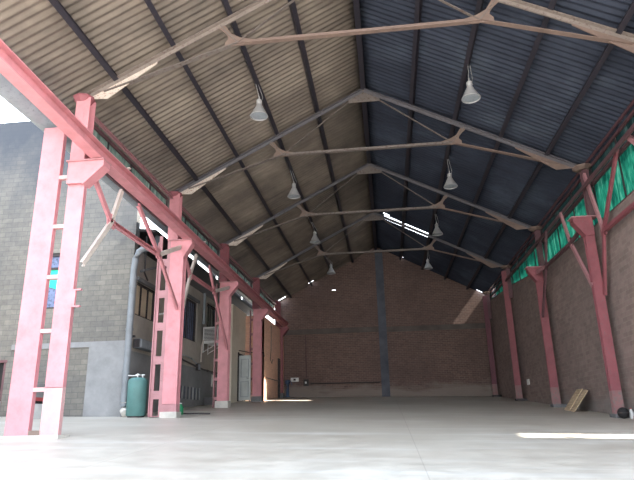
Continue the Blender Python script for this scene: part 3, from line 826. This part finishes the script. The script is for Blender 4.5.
# conduit runs
def conduit(label, pts, rad, mat, name='conduit', clips=True):
    r = thing(name, label, 'pipe', pts[0])
    link('pipe', MB().tube(pts, rad, 8), mat, r, smooth=True)
    if clips:
        a, b = Vector(pts[0]), Vector(pts[-1]); n = max(2, int((b-a).length/1.5))
        for k in range(1, n):
            # clip at the nearest point of the run
            t = k/n*(len(pts)-1); i = min(int(t), len(pts)-2); p = Vector(pts[i]).lerp(Vector(pts[i+1]), t-i)
            link('clip', MB().tube([p-(Vector(pts[i+1])-Vector(pts[i])).normalized()*.02, p+(Vector(pts[i+1])-Vector(pts[i])).normalized()*.02], rad*1.5, 8), M['dark'], r)
    return r
conduit('dark pipe sloping along the grey wall above the vent grille', [(-8.0, 20.4, 2.90), (-8.0, 23.0, 2.76), (-8.0, 25.2, 2.62), (-8.0, 27.6, 2.62)], .035, M['dark'])
conduit('second thin pipe just above the dark pipe on the grey wall', [(-8.02, 20.2, 3.08), (-8.02, 23.6, 2.95), (-8.02, 24.6, 2.75)], .02, M['galv'])
box_unit('junction_box', 'small dark junction box where the two wall pipes meet', 'box', (-8.06, 24.3, 2.52), (-7.94, 24.6, 2.82), M['dark'], [('lid', MB().box(-7.945, -7.93, 24.33, 24.57, 2.55, 2.79), M['galv'])])
# barred vent low on the wall
def vent():
    y0, y1, z0, z1 = 21.3, 25.0, 1.32, 1.80
    r = thing('vent_grille', 'row of pale vertical bars low on the grey wall behind the tank column', 'grille', (-8.04, (y0+y1)/2, z0))
    link('backing', MB().box(-8.065, -8.05, y0, y1, z0, z1), M['conc_blue'], r)
    for k in range(9):
        y = y0+.12+k*(y1-y0-.24)/8
        link('bar', MB().box(-8.05, -8.0, y-.05, y+.05, z0, z1), M['plaster_low'], r)
vent()
solo('wall_notice', 'white paper notice on the grey wall left of the slender pink column', 'notice', MB().box(-8.06, -8.045, 26.6, 27.3, 1.98, 2.52), M['paper'])
solo('step_block', 'low grey concrete step at the foot of the wall beside the slender pink column', 'step', MB().box(-8.05, -7.55, 25.6, 27.6, fz(-7.55, 25.6)-.04, fz(-8, 27)+.22), M['conc'], bevel=.01)
# bottle and hose behind the tank column
def bottle(label, x, y, rad, h, mat, capm):
    z = fz(x, y)
    r = thing('bottle', label, 'bottle', (x, y, z))
    link('body', MB().lathe((x, y, z), [(0, 0), (rad, 0), (rad, h*.65), (rad*.45, h*.85), (rad*.4, h*.93), (0, h*.93)], 20), mat, r, smooth=True)
    link('cap', MB().lathe((x, y, z), [(0, h*.92), (rad*.5, h*.92), (rad*.5, h), (0, h)], 16), capm, r)
bottle('green bottle on the floor just behind the tank column', -6.62, 18.6, .10, .36, M['green'], M['white'])
solo('floor_hose', 'thin dark hose lying on the floor behind the tank column', 'hose', MB().tube([(-6.7, 18.9, fz(-6.7, 18.9)+.02), (-6.45, 18.75, fz(-6.4, 18.8)+.02), (-6.1, 18.9, fz(-6.1, 18.9)+.02), (-5.7, 18.8, fz(-5.7, 18.8)+.02)], .022, 8), M['dark'], smooth=True)
# low white/red cabinet seen through the nearest column
def cabinet():
    x0, x1, y0, y1 = -10.85, -10.2, 16.3, 16.9; zb = fz(-10.6, 16.5)
    r = thing('low_cabinet', 'low white cabinet with a red band seen through the nearest left column', 'cabinet', (-10.6, 16.6, zb))
    link('body', MB().box(x0, x1, y0, y1, fz(x1, y0)-.01, zb+.42), M['white'], r, bevel=.02)
    link('shadow_gap', MB().box(x0+.05, x1-.05, y0+.05, y1, zb+.42, zb+.50), M['black'], r)
    link('red_band', MB().box(x0, x1, y0, y1, zb+.50, zb+.60), M['redp'], r)
    b = MB().box(x0+.02, x1-.02, y0+.06, y1, zb+.60, zb+1.0)
    link('upper_box', b, M['plaster_low'], r)
    g = MB()
    for k in range(5): g.box(x0+.10+k*.11, x0+.14+k*.11, y0+.04, y0+.07, zb+.64, zb+.94)
    link('slots', g, M['dark'], r)
cabinet()
solo('guard_rail', 'white horizontal rail in front of the dark doorway at the left edge', 'rail', MB().tube([(-14.5, 17.3, 1.16), (-11.95, 17.3, 1.12), (-11.95, 17.3, fz(-11.95, 17.3))], .03, 10), M['white'], smooth=True)
# clutter of pipes under the annex eave
conduit('thin dark pipe hanging down the wall under the annex eave', [(-8.0, 18.3, 6.6), (-8.0, 18.3, 5.3), (-8.0, 18.6, 5.1)], .03, M['dark'], clips=False)
solo('roof_brace', 'diagonal grey strut under the annex eave above the tan window', 'strut', MB().bar((-8.05, 18.1, 5.3), (-7.55, 21.2, 6.5), .07, .07), M['conc'])
# orange wall fittings
conduit('brown conduit running low along the orange-lit brick wall', [(-6.38, 30.9, 2.62), (-6.38, 34.4, 2.66)], .025, M['rust'])
conduit('thin brown cable dropping down the orange-lit brick wall to a hook', [(-6.38, 32.3, 5.6), (-6.38, 32.3, 4.2), (-6.38, 32.1, 3.7), (-6.38, 32.5, 3.5), (-6.38, 32.8, 3.75)], .018, M['rust'], clips=False)
conduit('bracket pipe sticking out above the white door', [(-7.38, 29.0, 3.86), (-7.0, 30.1, 3.86), (-6.28, 29.8, 3.80), (-6.25, 29.8, 3.6)], .025, M['dark'], clips=False)
# things on the back wall
conduit('long thin dark pipe low along the left half of the brick gable', [(-4.75, YB-.06, 2.60), (-3, YB-.06, 2.58), (-.45, YB-.06, 2.56)], .03, M['dark'])
conduit('thin vertical conduit on the brick gable above the small boxes', [(-5.0, YB-.06, 2.92), (-5.0, YB-.06, 5.62)], .025, M['frame'])
box_unit('switch_box', 'white switch box on the brick gable, leftmost of the small boxes', 'box', (-5.98, YB-.12, 2.74), (-5.48, YB, 2.98), M['white'], [('switch', MB().box(-5.8, -5.66, YB-.14, YB-.11, 2.8, 2.92), M['dark'])])
box_unit('switch_box', 'small dark switch box at the foot of the vertical conduit on the gable', 'box', (-5.18, YB-.12, 2.46), (-4.86, YB, 2.86), M['dark'], [('switch', MB().box(-5.08, -4.98, YB-.14, YB-.11, 2.6, 2.72), M['white'])])
def hydrant():
    x, y = -6.12, 36.25; zb = fz(x, y)
    r = thing('hand_pump', 'blue pump standing on the floor in the far left corner', 'pump', (x, y, zb))
    link('body', MB().lathe((x, y, zb), [(0, 0), (.16, 0), (.16, .05), (.09, .08), (.08, .75), (.15, .82), (.15, 1.0), (0, 1.05)], 20), M['blue'], r, smooth=True)
    link('handle', MB().tube([(x-.05, y-.1, zb+.9), (x+.22, y-.14, zb+.95), (x+.3, y-.14, zb+.7)], .025, 8), M['blue'], r)
    link('spout', MB().tube([(x, y-.05, zb+.6), (x, y-.25, zb+.6), (x, y-.28, zb+.5)], .035, 8), M['dark'], r)
hydrant()
# ------------------------------------------------------------------ things on the right
def boards():
    # three boards of a low stack leaning on the wall, one behind another
    zb = [fz(6.0, y) for y in (19.7, 20.2, 20.8)]
    labs = ['front pale wooden board of the stack leaning on the right wall', 'middle pale board of the stack leaning on the right wall', 'rear, longest pale board of the stack leaning on the right wall']
    for k, (y0, y1, dx, L) in enumerate([(19.95, 20.28, .0, .63), (20.26, 20.52, .06, .65), (20.50, 21.10, .02, .66)]):
        xb = 5.82+dx; z = fz(xb, (y0+y1)/2)-.005
        tx = 6.20+dx
        d = Vector((tx-xb, 0, L)).normalized(); nrm = Vector((-d.z, 0, d.x))
        # sheared like the photo: top edge shifted towards the camera
        sh = -.40
        pts = [Vector((xb, y0, z)), Vector((xb, y1, fz(xb, y1)-.005)), Vector((tx, y1+sh, z+L)), Vector((tx, y0+sh, z+L))]
        b = MB().poly(pts, nrm*-.03)
        o = solo('board', labs[k], 'board', b, M['wood'], 'boards leaning on the right wall', bevel=.004)
boards()
def ball():
    x, y = 6.14, 16.78; rad = .145; z = fz(x, y)
    r = thing('ball', 'black ball on the floor at the foot of the right column', 'ball', (x, y, z))
    b = MB().lathe((x, y, z+rad), [(rad*math.sin(PI*i/14), -rad*math.cos(PI*i/14)) for i in range(15)], 24)
    b.b.normal_update()
    link('shell', b, M['black'], r, smooth=True)
    b = MB().lathe((x-.0, y, z+rad), [(rad*1.01*math.cos(-.06), -.012), (rad*1.03, 0), (rad*1.01, .012)], 24)
    link('seam', b, M['dark'], r)
ball()
bottle('small white bottle standing beside the black ball', 6.37, 16.86, .055, .26, M['white'], M['redp'])
solo('brick_piece', 'small dark brick on the floor at the right edge beside the white bottle', 'brick', MB().box(6.30, 6.46, 16.35, 16.58, fz(6.4, 16.4)-.005, fz(6.4, 16.4)+.09), M['redp'], bevel=.006)
solo('wall_switch', 'small white switch on the right wall between two far columns', 'switch', MB().box(XR-.04, XR+.002, 28.3, 28.7, 1.75, 2.0), M['paper'])

# ------------------------------------------------------------------ light
w = bpy.data.worlds.new('World'); bpy.context.scene.world = w; w.use_nodes = True
n = w.node_tree; n.nodes.clear()
wo = n.nodes.new('ShaderNodeOutputWorld'); bg = N(n, 'ShaderNodeBackground', Strength=2.9)
g = n.nodes.new('ShaderNodeNewGeometry'); sp = n.nodes.new('ShaderNodeSeparateXYZ')
tc = n.nodes.new('ShaderNodeTexCoord'); n.links.new(tc.outputs['Generated'], sp.inputs[0])
col = ramp(n, sp.outputs[2], [(0., (1.0, .98, .95)), (.25, (.86, .93, 1.0)), (1., (.62, .78, 1.0))])
n.links.new(col, bg.inputs[0]); n.links.new(bg.outputs[0], wo.inputs[0])
sun = bpy.data.lights.new('sun', 'SUN'); sun.energy = 13.; sun.angle = math.radians(1.4); sun.color = (1, .93, .82)
so = bpy.data.objects.new('sun', sun); C.objects.link(so); so.location = (30, -5, 25)
d = Vector((-.80, .07, -1.0)).normalized(); so.rotation_euler = d.to_track_quat('-Z', 'Y').to_euler()

# ------------------------------------------------------------------ camera
f, pi_, ya, ro, h = 578.19, .3044, .1124, .0225, .3317
A = Matrix(((math.cos(ya), math.sin(ya), 0), (-math.sin(ya), math.cos(ya), 0), (0, 0, 1)))
c, s = math.cos(pi_), math.sin(pi_); B = Matrix(((1, 0, 0), (0, c, s), (0, -s, c)))
c, s = math.cos(ro), math.sin(ro); D = Matrix(((c, 0, -s), (0, 1, 0), (s, 0, c)))
R = D @ B @ A
right, fwd, up = R[0], R[1], R[2]
cam = bpy.data.cameras.new('camera'); co = bpy.data.objects.new('camera', cam); C.objects.link(co)
mw = Matrix((right, up, -fwd)).transposed().to_4x4(); mw.translation = Vector((0, 0, h))
co.matrix_world = mw
cam.sensor_width = 36; cam.lens = 36*f/634; cam.clip_end = 500; cam.clip_start = .05
sc = bpy.context.scene; sc.camera = co
sc.view_settings.view_transform = 'Standard'; sc.view_settings.look = 'None'
sc.view_settings.exposure = 1.08; sc.view_settings.gamma = 1
sc.cycles.max_bounces = 10; sc.cycles.diffuse_bounces = 7
sc.cycles.sample_clamp_indirect = 6
